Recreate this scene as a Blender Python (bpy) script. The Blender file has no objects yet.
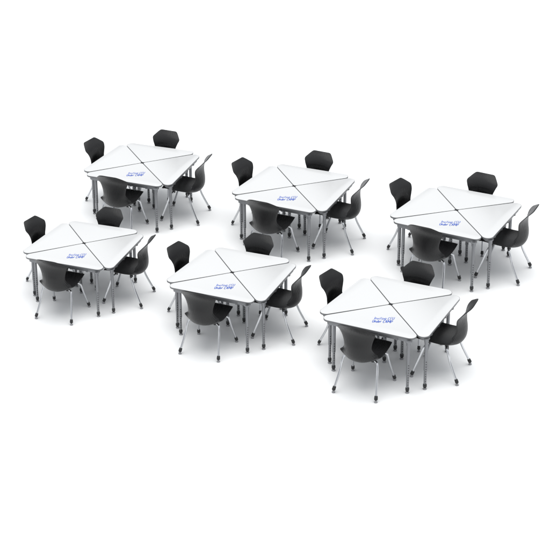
import bpy, bmesh, math
from mathutils import Vector, Matrix

S = bpy.context.scene
COL = S.collection

# ---------------------------------------------------------------- materials
def mat(name, base, rough=0.5, metal=0.0, spec=0.5, coat=0.0):
    m = bpy.data.materials.new(name); m.use_nodes = True
    b = m.node_tree.nodes['Principled BSDF']
    b.inputs['Base Color'].default_value = (*base, 1)
    b.inputs['Roughness'].default_value = rough
    b.inputs['Metallic'].default_value = metal
    b.inputs['Specular IOR Level'].default_value = spec
    b.inputs['Coat Weight'].default_value = coat
    return m, m.node_tree, b

def noise_rough(nt, b, scale, lo, hi):
    tc = nt.nodes.new('ShaderNodeTexCoord'); n = nt.nodes.new('ShaderNodeTexNoise')
    n.inputs['Scale'].default_value = scale; n.inputs['Detail'].default_value = 3
    mr = nt.nodes.new('ShaderNodeMapRange'); mr.inputs['To Min'].default_value = lo; mr.inputs['To Max'].default_value = hi
    nt.links.new(tc.outputs['Object'], n.inputs['Vector'])
    nt.links.new(n.outputs['Fac'], mr.inputs['Value']); nt.links.new(mr.outputs['Result'], b.inputs['Roughness'])
    return tc, n

M_TOP, nt, b = mat('white_laminate', (0.625, 0.625, 0.625), 0.28, 0, 0.4); noise_rough(nt, b, 9, 0.26, 0.31)
M_EDGE, nt, b = mat('grey_edge_band', (0.15, 0.153, 0.158), 0.42)
M_STEEL, nt, b = mat('silver_grey_powder_coat', (0.21, 0.215, 0.225), 0.38, 0.55); noise_rough(nt, b, 40, 0.32, 0.45)
M_CHROME, nt, b = mat('chrome', (0.60, 0.61, 0.63), 0.16, 1.0); noise_rough(nt, b, 25, 0.12, 0.22)
# telescopic legs: the same coat with rows of adjustment holes (UV: u = turn, v = height in metres)
M_LEG, nt, b = mat('silver_grey_with_holes', (0.21, 0.215, 0.225), 0.38, 0.55)
def N(op, a, c=None):
    n = nt.nodes.new('ShaderNodeMath'); n.operation = op
    for i, v in enumerate((a, c)):
        if v is None: continue
        if isinstance(v, (int, float)): n.inputs[i].default_value = v
        else: nt.links.new(v, n.inputs[i])
    return n.outputs[0]
_uv = nt.nodes.new('ShaderNodeUVMap'); _uv.uv_map = 'leg'; _s = nt.nodes.new('ShaderNodeSeparateXYZ'); nt.links.new(_uv.outputs[0], _s.inputs[0])
_du = N('MULTIPLY', N('SUBTRACT', N('FRACT', N('MULTIPLY', _s.outputs[0], 2)), .5), .065)
_dz = N('MULTIPLY', N('SUBTRACT', N('FRACT', N('MULTIPLY', _s.outputs[1], 1 / .036)), .5), .036)
_in = N('LESS_THAN', N('ADD', N('MULTIPLY', _du, _du), N('MULTIPLY', _dz, _dz)), .0068 ** 2)
_in = N('MULTIPLY', _in, N('LESS_THAN', _s.outputs[1], .43))
_mx = nt.nodes.new('ShaderNodeMix'); _mx.data_type = 'RGBA'; nt.links.new(_in, _mx.inputs[0]); _mx.inputs[6].default_value = (0.21, 0.215, 0.225, 1); _mx.inputs[7].default_value = (.015, .015, .015, 1)
nt.links.new(_mx.outputs[2], b.inputs['Base Color'])
M_RUBBER, nt, b = mat('black_rubber', (0.014, 0.014, 0.015), 0.5)
M_NYLON, nt, b = mat('pale_nylon_foot', (0.26, 0.26, 0.27), 0.35)
M_INK, nt, b = mat('blue_marker_ink', (0.02, 0.085, 0.45), 0.5)
M_FLOOR, nt, b = mat('white_studio_floor', (0.90, 0.90, 0.90), 0.55, 0, 0.25)
tcf, nf = noise_rough(nt, b, 1.5, 0.5, 0.62)

M_SHELL, nt, b = mat('black_ribbed_plastic', (0.007, 0.007, 0.0075), 0.4, 0, 0.38)
tc, n = noise_rough(nt, b, 120, 0.26, 0.36)
uv = nt.nodes.new('ShaderNodeUVMap'); uv.uv_map = 'shell'
sx = nt.nodes.new('ShaderNodeSeparateXYZ'); nt.links.new(uv.outputs['UV'], sx.inputs['Vector'])
mu = nt.nodes.new('ShaderNodeMath'); mu.operation = 'MULTIPLY'; mu.inputs[1].default_value = 2 * math.pi * 26
nt.links.new(sx.outputs['X'], mu.inputs[0])
si = nt.nodes.new('ShaderNodeMath'); si.operation = 'SINE'; nt.links.new(mu.outputs[0], si.inputs[0])
bu = nt.nodes.new('ShaderNodeBump'); bu.inputs['Strength'].default_value = 0.45; bu.inputs['Distance'].default_value = 0.0025
nt.links.new(si.outputs[0], bu.inputs['Height']); nt.links.new(bu.outputs['Normal'], b.inputs['Normal'])

# ---------------------------------------------------------------- mesh helpers
def finish(name, bm, m, parent=None, smooth=True, angle=40):
    bmesh.ops.recalc_face_normals(bm, faces=bm.faces[:])
    me = bpy.data.meshes.new(name); bm.to_mesh(me); bm.free()
    if smooth:
        me.polygons.foreach_set('use_smooth', [True] * len(me.polygons))
        me.set_sharp_from_angle(angle=math.radians(angle))
    me.materials.append(m)
    o = bpy.data.objects.new(name, me); COL.objects.link(o)
    if parent: o.parent = parent
    return o

def tube(bm, pts, rads, n=16, cap=True):
    """round tube through pts with a radius per point"""
    pts = [Vector(p) for p in pts]
    if not hasattr(rads, '__len__'): rads = [rads] * len(pts)
    rings = []; ref = None
    for i, p in enumerate(pts):
        a = pts[max(i - 1, 0)]; c = pts[min(i + 1, len(pts) - 1)]
        if (c - a).length < 1e-7: t = Vector((0, 0, 1))
        else: t = (c - a).normalized()
        if ref is None:
            ref = t.cross(Vector((0, 1, 0)) if abs(t.y) < .9 else Vector((1, 0, 0))).normalized()
        ref = (ref - t * ref.dot(t)).normalized(); bi = t.cross(ref)
        rings.append([bm.verts.new(p + rads[i] * (math.cos(2 * math.pi * k / n) * ref + math.sin(2 * math.pi * k / n) * bi)) for k in range(n)])
    for A, B in zip(rings, rings[1:]):
        for k in range(n): bm.faces.new((A[k], A[(k + 1) % n], B[(k + 1) % n], B[k]))
    if cap: bm.faces.new(rings[0]); bm.faces.new(rings[-1][::-1])

def lathe(bm, x, y, prof, n=20):
    """vertical body of revolution: prof = [(r, z)...]"""
    rings = [[bm.verts.new((x + r * math.cos(2 * math.pi * k / n), y + r * math.sin(2 * math.pi * k / n), z)) for k in range(n)] for r, z in prof]
    for A, B in zip(rings, rings[1:]):
        for k in range(n): bm.faces.new((A[k], A[(k + 1) % n], B[(k + 1) % n], B[k]))
    bm.faces.new(rings[0]); bm.faces.new(rings[-1])

def smooth_path(pts, sub=6):
    """Catmull-Rom through control points"""
    P = [Vector(p) for p in pts]; P = [2 * P[0] - P[1]] + P + [2 * P[-1] - P[-2]]; out = []
    for i in range(1, len(P) - 2):
        for k in range(sub):
            t = k / sub; a, b_, c, d = P[i - 1:i + 3]
            out.append(0.5 * ((2 * b_) + (c - a) * t + (2 * a - 5 * b_ + 4 * c - d) * t * t + (3 * b_ - a - 3 * c + d) * t ** 3))
    out.append(P[-2]); return out

def prism(bm, poly, z0, z1):
    lo = [bm.verts.new((x, y, z0)) for x, y in poly]; hi = [bm.verts.new((x, y, z1)) for x, y in poly]
    n = len(poly)
    for i in range(n): bm.faces.new((lo[i], lo[(i + 1) % n], hi[(i + 1) % n], hi[i]))
    bm.faces.new(lo[::-1]); bm.faces.new(hi)

def inset_tri(tri, d):
    """move the three sides inwards by d (tri counter-clockwise)"""
    V = [Vector(p) for p in tri]; L = []
    for i in range(3):
        a, c = V[i], V[(i + 1) % 3]; t = (c - a).normalized(); nn = Vector((-t.y, t.x)); dd = d[i] if hasattr(d, '__len__') else d
        L.append((a + nn * dd, t))
    out = []
    for i in range(3):
        p, t = L[i - 1]; q, s = L[i]
        k = ((q - p).x * s.y - (q - p).y * s.x) / (t.x * s.y - t.y * s.x)
        out.append(p + t * k)
    return out

def round_tri(tri, rr, n=12):
    out = []
    for i in range(3):
        p = Vector(tri[i]); a = (Vector(tri[i - 1]) - p).normalized(); c = (Vector(tri[(i + 1) % 3]) - p).normalized()
        half = a.angle(c) / 2; r = rr[i]; ce = p + (a + c).normalized() * r / math.sin(half)
        s = p + a * r / math.tan(half) - ce; e = p + c * r / math.tan(half) - ce
        a0 = math.atan2(s.y, s.x); a1 = math.atan2(e.y, e.x)
        while a1 < a0: a1 += 2 * math.pi
        for k in range(n + 1):
            t = a0 + (a1 - a0) * k / n; out.append((ce.x + r * math.cos(t), ce.y + r * math.sin(t)))
    return out

# ---------------------------------------------------------------- triangular desk
H = 0.785
TH = 0.028
HUB = (0.015, 0.09)

def glide(parent, x, y, r=0.02, top=0.085, lean=None):
    bm = bmesh.new()
    lathe(bm, x, y, [(r * 1.02, top), (r * 1.18, top - .006), (r * 1.2, 0.045), (r * 0.95, 0.03), (r * 0.7, 0.024), (r * 0.7, 0.02)])
    g = finish('glide', bm, M_RUBBER, parent)
    bm = bmesh.new()
    lathe(bm, x, y, [(r * 0.8, 0.021), (r * 1.15, 0.012), (r * 1.25, 0.004), (r * 1.2, 0.0)])
    f = finish('foot_pad', bm, M_NYLON, g)
    return g

def desk_tube(name, x, y, r, z0, z1, parent, n=20):
    bm = bmesh.new(); L = bm.loops.layers.uv.new('leg'); P = [(r, z1), (r, z0 + .004), (r - .001, z0)]
    turn = math.radians(175)           # one row of holes faces the camera side
    rings = [[bm.verts.new((x + q * math.cos(2 * math.pi * k / n + turn), y + q * math.sin(2 * math.pi * k / n + turn), z)) for k in range(n)] for q, z in P]
    for i in range(len(P) - 1):
        for k in range(n):
            f = bm.faces.new((rings[i][k], rings[i][(k + 1) % n], rings[i + 1][(k + 1) % n], rings[i + 1][k]))
            for l, q in zip(f.loops, ((k, P[i][1]), (k + 1, P[i][1]), (k + 1, P[i + 1][1]), (k, P[i + 1][1]))): l[L].uv = (q[0] / n, q[1])
    for ring in (rings[0], rings[-1]):
        f = bm.faces.new(ring)
        for l in f.loops: l[L].uv = (0, .9)
    return finish(name, bm, M_LEG, parent)

def desk_leg(t, x, y):
    leg = desk_tube('leg', x, y, .0235, .281, H - TH - .001, t)
    desk_tube('inner_leg', x, y, .0185, .07, .30, leg)
    glide(leg, x, y, 0.0215, 0.08)
    bm = bmesh.new(); lathe(bm, x, y, [(0.044, H - TH - .001), (0.044, H - TH - .007), (0.031, H - TH - .009), (0.029, H - TH - .06), (0.0232, H - TH - .064)])
    finish('mounting_collar', bm, M_STEEL, leg)

def bar(bm, a, c, w, z0, z1):
    a = Vector(a); c = Vector(c); t = (c - a).normalized(); n = Vector((-t.y, t.x)) * w / 2
    prism(bm, [a + n, a - n, c - n, c + n][::-1], z0, z1)

def arc(cx, cy, rx, ry, a0, a1, n=10):
    return [(cx + rx * math.cos(math.radians(a0 + (a1 - a0) * i / n)), cy + ry * math.sin(math.radians(a0 + (a1 - a0) * i / n))) for i in range(n + 1)]

# marker-pen letters as open strokes in a unit box
GLYPH = {
    'I': [[(.5, 0), (.5, 1)]], 'i': [[(.5, 0), (.5, .55)], [(.5, .74), (.5, .84)]], 'v': [[(0, .58), (.45, 0)], [(.45, 0), (1, .6)]],
    'n': [[(0, 0), (0, .58)], [(0, .38)] + arc(.5, .3, .5, .28, 150, 0, 6) + [(1, 0)]],
    't': [[(.5, .9), (.45, .1), (.75, 0)], [(.05, .58), (.95, .60)]],
    'g': [arc(.5, .3, .5, .28, 20, 360, 12), [(1, .58), (1, -.15)] + arc(.55, -.15, .45, .18, 0, -150, 6)],
    'C': [arc(.55, .5, .55, .5, 50, 310, 12)], 'E': [[(1, 1), (0, .98), (0, 0), (1, .02)], [(0, .5), (.8, .52)]],
    'U': [[(0, 1), (0, .35)] + arc(.5, .35, .5, .35, 180, 360, 8) + [(1, 1)]],
    'd': [arc(.5, .29, .5, .28, 20, 360, 12), [(1, 1), (1, 0)]], 'e': [[(0, .32), (1, .34)] + arc(.5, .3, .5, .28, 10, 310, 10)],
    'r': [[(0, 0), (0, .58)], [(0, .35)] + arc(.5, .32, .5, .26, 150, 40, 5)],
    'A': [[(0, 0), (.5, 1)], [(.5, 1), (1, 0)], [(.2, .36), (.82, .36)]], 'M': [[(0, 0), (.03, 1)], [(.03, 1), (.5, .25)], [(.5, .25), (.97, 1)], [(.97, 1), (1, 0)]],
    'P': [[(0, 0), (0, 1), (.6, .98)] + arc(.6, .72, .4, .26, 80, -90, 6) + [(0, .46)]]}
GW = {'I': .5, 'i': .5, 't': .75, ' ': .55, 'n': .9, 'v': .9, 'g': .95, 'd': .95, 'e': .95, 'M': 1.55, 'C': 1.1, 'E': 1.0, 'U': 1.1, 'A': 1.15, 'P': 1.0, 'r': .8}

def make_desk(p1, p2, legs, writing=False):
    """triangle HUB, p1, p2 counter-clockwise; legs = [(x, y)...]"""
    t = bpy.data.objects.new('triangular_table', None); COL.objects.link(t)
    tri = inset_tri([HUB, p1, p2], (.0042, 0, .0042))
    poly = round_tri(tri, (.042, .084, .084))
    bm = bmesh.new(); prism(bm, poly, H - TH + .004, H - .001)
    bv = [e for e in bm.edges if abs(e.verts[0].co.z - e.verts[1].co.z) < 1e-6 and e.verts[0].co.z < H - .01]
    bmesh.ops.bevel(bm, geom=bv, offset=.003, segments=2, profile=.5, affect='EDGES')
    band = finish('edge_band', bm, M_EDGE, None)
    inner = round_tri(inset_tri(tri, .0035), (.040, .081, .081))
    bm = bmesh.new(); prism(bm, inner, H - TH + .008, H + .0008)
    bv = [e for e in bm.edges if abs(e.verts[0].co.z - e.verts[1].co.z) < 1e-6 and e.verts[0].co.z > H]
    bmesh.ops.bevel(bm, geom=bv, offset=.0012, segments=2, profile=.5, affect='EDGES')
    top = finish('tabletop', bm, M_TOP, t); band.parent = top
    # steel apron below the top
    it = inset_tri(tri, (.05, .03, .05)); it = round_tri(it, (.02, .05, .05), 6)
    it2 = inset_tri(tri, (.07, .05, .07)); it2 = round_tri(it2, (.012, .035, .035), 6)
    bm = bmesh.new(); n = len(it); z0 = H - TH - .048; z1 = H - TH + .003
    R = [[bm.verts.new((x, y, z)) for x, y in P] for P, z in ((it, z0), (it, z1), (it2, z1), (it2, z0))]
    for q in range(4):
        A, B = R[q], R[(q + 1) % 4]
        for i in range(n): bm.faces.new((A[i], A[(i + 1) % n], B[(i + 1) % n], B[i]))
    finish('apron_frame', bm, M_STEEL, t)
    # cross rail and braces under the top
    bm = bmesh.new()
    h, a, c = [Vector(q) for q in inset_tri(tri, .07)]
    bar(bm, h.lerp((a + c) / 2, .12), h.lerp((a + c) / 2, .97), .03, H - TH - .036, H - TH + .002)
    finish('cross_rail', bm, M_STEEL, t)
    a, c = [Vector(q) for q in inset_tri(tri, (.05, .026, .05))][1:]
    inn = (h - (a + c) / 2).normalized() * .006
    for f in (.2, .4, .6, .8):       # bolted brackets along the long side
        q = a.lerp(c, f); bm = bmesh.new()
        bar(bm, q + inn, q - inn * .7, .03, H - TH - .053, H - TH - .003)
        finish('frame_bracket', bm, M_STEEL, t, smooth=False)
    cen = Vector(((HUB[0] + p1[0] + p2[0]) / 3, (HUB[1] + p1[1] + p2[1]) / 3))
    for x, y in legs:
        desk_leg(t, x, y)
    # black piece added below the middle gap so the gap shows dark
    d = (cen - Vector(HUB)).normalized(); s = Vector((-d.y, d.x)); q = Vector(HUB) + d * .0015
    bm = bmesh.new(); prism(bm, [tuple(v) for v in (q, q + (d - s) * .045, q + d * .11, q + (d + s) * .045)], H - TH - .004, H - .012)
    finish('dark_gap_backing', bm, M_RUBBER, t)
    if writing:
        k = 0; bm = bmesh.new()
        for txt, (bx, by), wid, cap, sw in (('Inviting CEU', (-.343, -.232), .262, .068, .0072), ('Under CAMP', (-.396, -.301), .262, .070, .0082)):
            adv = [GW.get(c, .8) for c in txt]; tot = sum(adv); x0 = 0; a_ = math.radians(-22.5)
            for j, c in enumerate(txt):
                for st in GLYPH.get(c, []):
                    pts = []
                    for px, py in st:
                        x = (x0 + px * (adv[j] - .34)) / tot * wid + py * .016; y = py * cap + .004 * math.sin(j * 1.9)
                        pts.append(Vector((bx + x * math.cos(a_) - y * math.sin(a_), by + x * math.sin(a_) + y * math.cos(a_))))
                    k += 1; z = H + .0012 + .00004 * k; L = []
                    for i, p in enumerate(pts):
                        t0 = (p - pts[i - 1]).normalized() if i else None; t1 = (pts[i + 1] - p).normalized() if i < len(pts) - 1 else None
                        tt = ((t0 or t1) + (t1 or t0)); tt = tt.normalized() if tt.length > .2 else (t0 or t1)
                        e = Vector((-tt.y, tt.x)) * sw / 2; L.append((bm.verts.new((*(p + e), z)), bm.verts.new((*(p - e), z))))
                    for A, B in zip(L, L[1:]): bm.faces.new((A[0], A[1], B[1], B[0]))
                x0 += adv[j]
        finish('handwriting', bm, M_INK, top, smooth=False)
    return t

# ---------------------------------------------------------------- chair (faces +Y, origin on the floor under the seat)
def make_chair():
    t = bpy.data.objects.new('school_chair', None); COL.objects.link(t)
    # y, z, half width, edge curl (towards the sitter)
    PR = [(.272, .480, .175, -.010), (.284, .500, .210, -.006), (.268, .517, .232, .002), (.20, .510, .246, .014), (.10, .490, .256, .030), (.00, .466, .258, .046),
          (-.10, .446, .254, .064), (-.180, .443, .246, .084), (-.247, .465, .236, .110), (-.288, .520, .216, .120), (-.303, .59, .192, .110),
          (-.300, .66, .175, .078), (-.288, .72, .178, .060), (-.278, .78, .196, .046), (-.280, .835, .222, .036), (-.300, .885, .241, .024), (-.334, .932, .208, .010), (-.372, .972, .170, .003), (-.389, .989, .148, .001), (-.395, .995, .128, .001)]
    C = smooth_path([(0, y, z) for y, z, w, c in PR], 4); W = smooth_path([(w, c, 0) for y, z, w, c in PR], 4)
    nu = 24; bm = bmesh.new(); uvl = bm.loops.layers.uv.new('shell'); top = []; bot = []
    for i, p in enumerate(C):
        a = C[max(i - 1, 0)]; c = C[min(i + 1, len(C) - 1)]; tg = (c - a).normalized(); nn = Vector((0, -tg.z, tg.y))
        if nn.z < 0 and i < len(C) * .3: nn = -nn
        nn = Vector((0, tg.z, -tg.y)) if Vector((0, tg.z, -tg.y)).dot(Vector((0, .7, .7))) > 0 else Vector((0, -tg.z, tg.y))
        ra, rb = [], []
        for k in range(nu + 1):
            u = -1 + 2 * k / nu; w = W[i].x; q = p + Vector((u * w, 0, 0)) + nn * (W[i].y * abs(u) ** 2.2)
            edge = 1 - .55 * abs(u) ** 8
            ra.append(bm.verts.new(q + nn * .007 * edge)); rb.append(bm.verts.new(q - nn * .007 * edge))
        top.append(ra); bot.append(rb)
    def quad(vs, uvs):
        f = bm.faces.new(vs)
        for l, q in zip(f.loops, uvs): l[uvl].uv = q
    m = len(C)
    for i in range(m - 1):
        for k in range(nu):
            us = [(k / nu - .5) * 2 * W[j].x / .52 + .5 if False else k / nu for j in (i, i + 1)]
            q = [(k / nu, i / m), ((k + 1) / nu, i / m), ((k + 1) / nu, (i + 1) / m), (k / nu, (i + 1) / m)]
            quad((top[i][k], top[i][k + 1], top[i + 1][k + 1], top[i + 1][k]), q)
            quad((bot[i][k], bot[i + 1][k], bot[i + 1][k + 1], bot[i][k + 1]), [q[0], q[3], q[2], q[1]])
        for k in (0, nu):
            quad((top[i][k], top[i + 1][k], bot[i + 1][k], bot[i][k]), [(0, 0)] * 4)
    for i in (0, m - 1):
        for k in range(nu):
            quad((top[i][k], top[i][k + 1], bot[i][k + 1], bot[i][k]), [(0, 0)] * 4)
    shell = finish('seat_shell', bm, M_SHELL, t, angle=60)
    # crossbars under the seat carrying the legs
    for y in (.12, -.11):
        bm = bmesh.new(); tube(bm, [(-.16, y, .440), (.16, y, .440)], .0115, 12); finish('crossbar', bm, M_CHROME, t)
        for sx_ in (-1, 1):
            bm = bmesh.new(); tube(bm, [(sx_ * .15, y, .430), (sx_ * .15, y, .486 if y > 0 else .466)], .024, 14)
            finish('seat_mount', bm, M_RUBBER, t)
    for sx_ in (-1, 1):
        for sy, yt, yb in ((1, .12, .275), (-1, -.11, -.285)):
            P = smooth_path([(sx_ * .15, yt, .441), (sx_ * .185, yt + sy * .004, .442), (sx_ * .214, yt + sy * .022, .425), (sx_ * .226, yt + sy * .042, .38), (sx_ * .240, yt + sy * .085, .25), (sx_ * .27, yb, .05)], 6)
            bm = bmesh.new(); tube(bm, P, .0135, 14); leg = finish('leg', bm, M_CHROME, t)
            d = (P[-1] - P[-4]).normalized(); e = P[-1]
            bm = bmesh.new(); tube(bm, [e - d * .032, e - d * .028, e + d * .0, e + d * .018, e + d * .022], [.0155, .0195, .022, .021, .012], 14)
            g = finish('glide', bm, M_RUBBER, leg)
            bm = bmesh.new(); fx, fy = (e + d * .02).xy; lathe(bm, fx, fy, [(.012, .03), (.014, .018), (.020, .008), (.021, .0)]); finish('foot_pad', bm, M_NYLON, g)
    return t

def copy_tree(o, parent=None):
    c = o.copy(); COL.objects.link(c)
    if parent: c.parent = parent
    for ch in list(o.children): copy_tree(ch, c)
    return c

hx, hy = HUB
PROTO = {
    'left':  make_desk((hx, 1.0), (-1.09, .095), [(-.105, .205), (-.085, .755), (-.80, .17)]),
    'back':  make_desk((1.06, .085), (hx, 1.02), [(.145, .205), (.80, .17), (.115, .79)]),
    'right': make_desk((hx + .02, -1.01), (1.065, .075), [(.145, -.035), (.135, -.865), (.79, -.04)]),
    'front': make_desk((-1.08, .08), (hx + .02, -.985), [(-.105, -.035), (-.82, -.035), (-.115, -.88)], writing=True)}
CHAIR = make_chair()
# chair spots: x, y, heading of the chair's front (degrees from +X)
SPOTS = {'front': (-.59, -.58, 46, 1.09), 'right': (.505, -.515, 140, 1.08), 'left': (-.405, .56, -56, .97), 'back': (.43, .43, -135, .98)}
SETS = [('front left', -2.764, 25.994, .410, .934), ('front middle', -.598, 24.978, .365, .981), ('front right', 1.571, 23.937, .321, 1.032),
        ('back left', -2.080, 28.779, .407, .979), ('back middle', .295, 27.820, .349, 1.019), ('back right', 2.70, 26.88, .297, 1.060)]
TL = {'front': 'white triangular table with blue handwriting on its top, in the %s cluster',
      'left': 'blank white triangular table beside the left chair of the %s cluster',
      'back': 'blank white triangular table farthest back in the %s cluster',
      'right': 'blank white triangular table on the right hand side of the %s cluster'}
CL = {'front': 'black chair seen from behind at the written-on table of the %s cluster',
      'right': 'black chair seen side on, to the right of the %s cluster',
      'left': 'black chair with its tall back turned right, left of the %s cluster',
      'back': 'black chair behind the farthest table of the %s cluster, only its back showing'}
used = set()
def place(proto, key, x, y, rz, sc, label, cat, group):
    o = proto if key not in used else copy_tree(proto)
    used.add(key)
    o.location = (x, y - (.04 if cat == 'table' else 0), 0); o.rotation_euler = (0, 0, rz); o.scale = (sc,) * 3
    o['label'] = label; o['category'] = cat; o['group'] = group
for name, gx, gy, yaw, sc in SETS:
    for k in ('left', 'back', 'right', 'front'):
        place(PROTO[k], k, gx, gy, yaw, sc, TL[k] % name, 'table', 'white triangular tables')
    for k, (cx_, cy_, a, cs) in SPOTS.items():
        c, s = math.cos(yaw), math.sin(yaw)
        place(CHAIR, 'chair', gx + sc * (c * cx_ - s * cy_), gy + sc * (s * cx_ + c * cy_), yaw + math.radians(a - 90), sc * cs, CL[k] % name, 'chair', 'black school chairs')

# ---------------------------------------------------------------- floor
bm = bmesh.new(); prism(bm, [(-60, -20), (60, -20), (60, 140), (-60, 140)], -.05, 0)
fl = finish('floor', bm, M_FLOOR, None, smooth=False); fl['kind'] = 'structure'

# ---------------------------------------------------------------- light
w = bpy.data.worlds.new('World'); S.world = w; w.use_nodes = True
nt = w.node_tree; bg = nt.nodes['Background']; bg.inputs[1].default_value = 1.0
tc = nt.nodes.new('ShaderNodeTexCoord'); sp = nt.nodes.new('ShaderNodeSeparateXYZ'); nt.links.new(tc.outputs['Generated'], sp.inputs[0])
cr = nt.nodes.new('ShaderNodeValToRGB'); nt.links.new(sp.outputs['Z'], cr.inputs[0]); nt.links.new(cr.outputs[0], bg.inputs[0])
cr.color_ramp.elements[0].position = .05; cr.color_ramp.elements[0].color = (.40, .41, .43, 1)      # dim horizon band, added for contrast in the chrome
cr.color_ramp.elements[1].position = .55; cr.color_ramp.elements[1].color = (.93, .965, 1, 1)       # brighter towards the zenith
def area(name, loc, target, size, power, col=(1, 1, 1)):
    l = bpy.data.lights.new(name, 'AREA'); l.shape = 'RECTANGLE'; l.size, l.size_y = size; l.energy = power; l.color = col
    o = bpy.data.objects.new(name, l); COL.objects.link(o); o.location = loc
    o.rotation_euler = (Vector(target) - Vector(loc)).to_track_quat('-Z', 'Y').to_euler()
area('softbox_overhead', (0, 22, 50), (0, 26, 0), (46, 46), 21500, (1, .99, .97))

# ---------------------------------------------------------------- camera
Hc, pit, roll, f, cx, cy = 13.55, math.radians(27.1), math.radians(-.08), 2000.4, 276., 274.
fw = Vector((0, math.cos(pit), -math.sin(pit))); r = Vector((1, 0, 0)); u = r.cross(fw)
r2 = r * math.cos(roll) + u * math.sin(roll); u2 = -r * math.sin(roll) + u * math.cos(roll)
cam = bpy.data.cameras.new('Camera'); co = bpy.data.objects.new('Camera', cam); COL.objects.link(co)
mw = Matrix((r2, u2, -fw)).transposed().to_4x4(); mw.translation = (0, 0, Hc); co.matrix_world = mw
cam.sensor_width = 36; cam.lens = 36 * f / 550; cam.shift_x = (275 - cx) / 550; cam.shift_y = (cy - 275) / 550
cam.clip_start = .1; cam.clip_end = 500
S.camera = co
S.view_settings.view_transform = 'Standard'; S.view_settings.look = 'None'; S.view_settings.exposure = 0; S.view_settings.gamma = 1
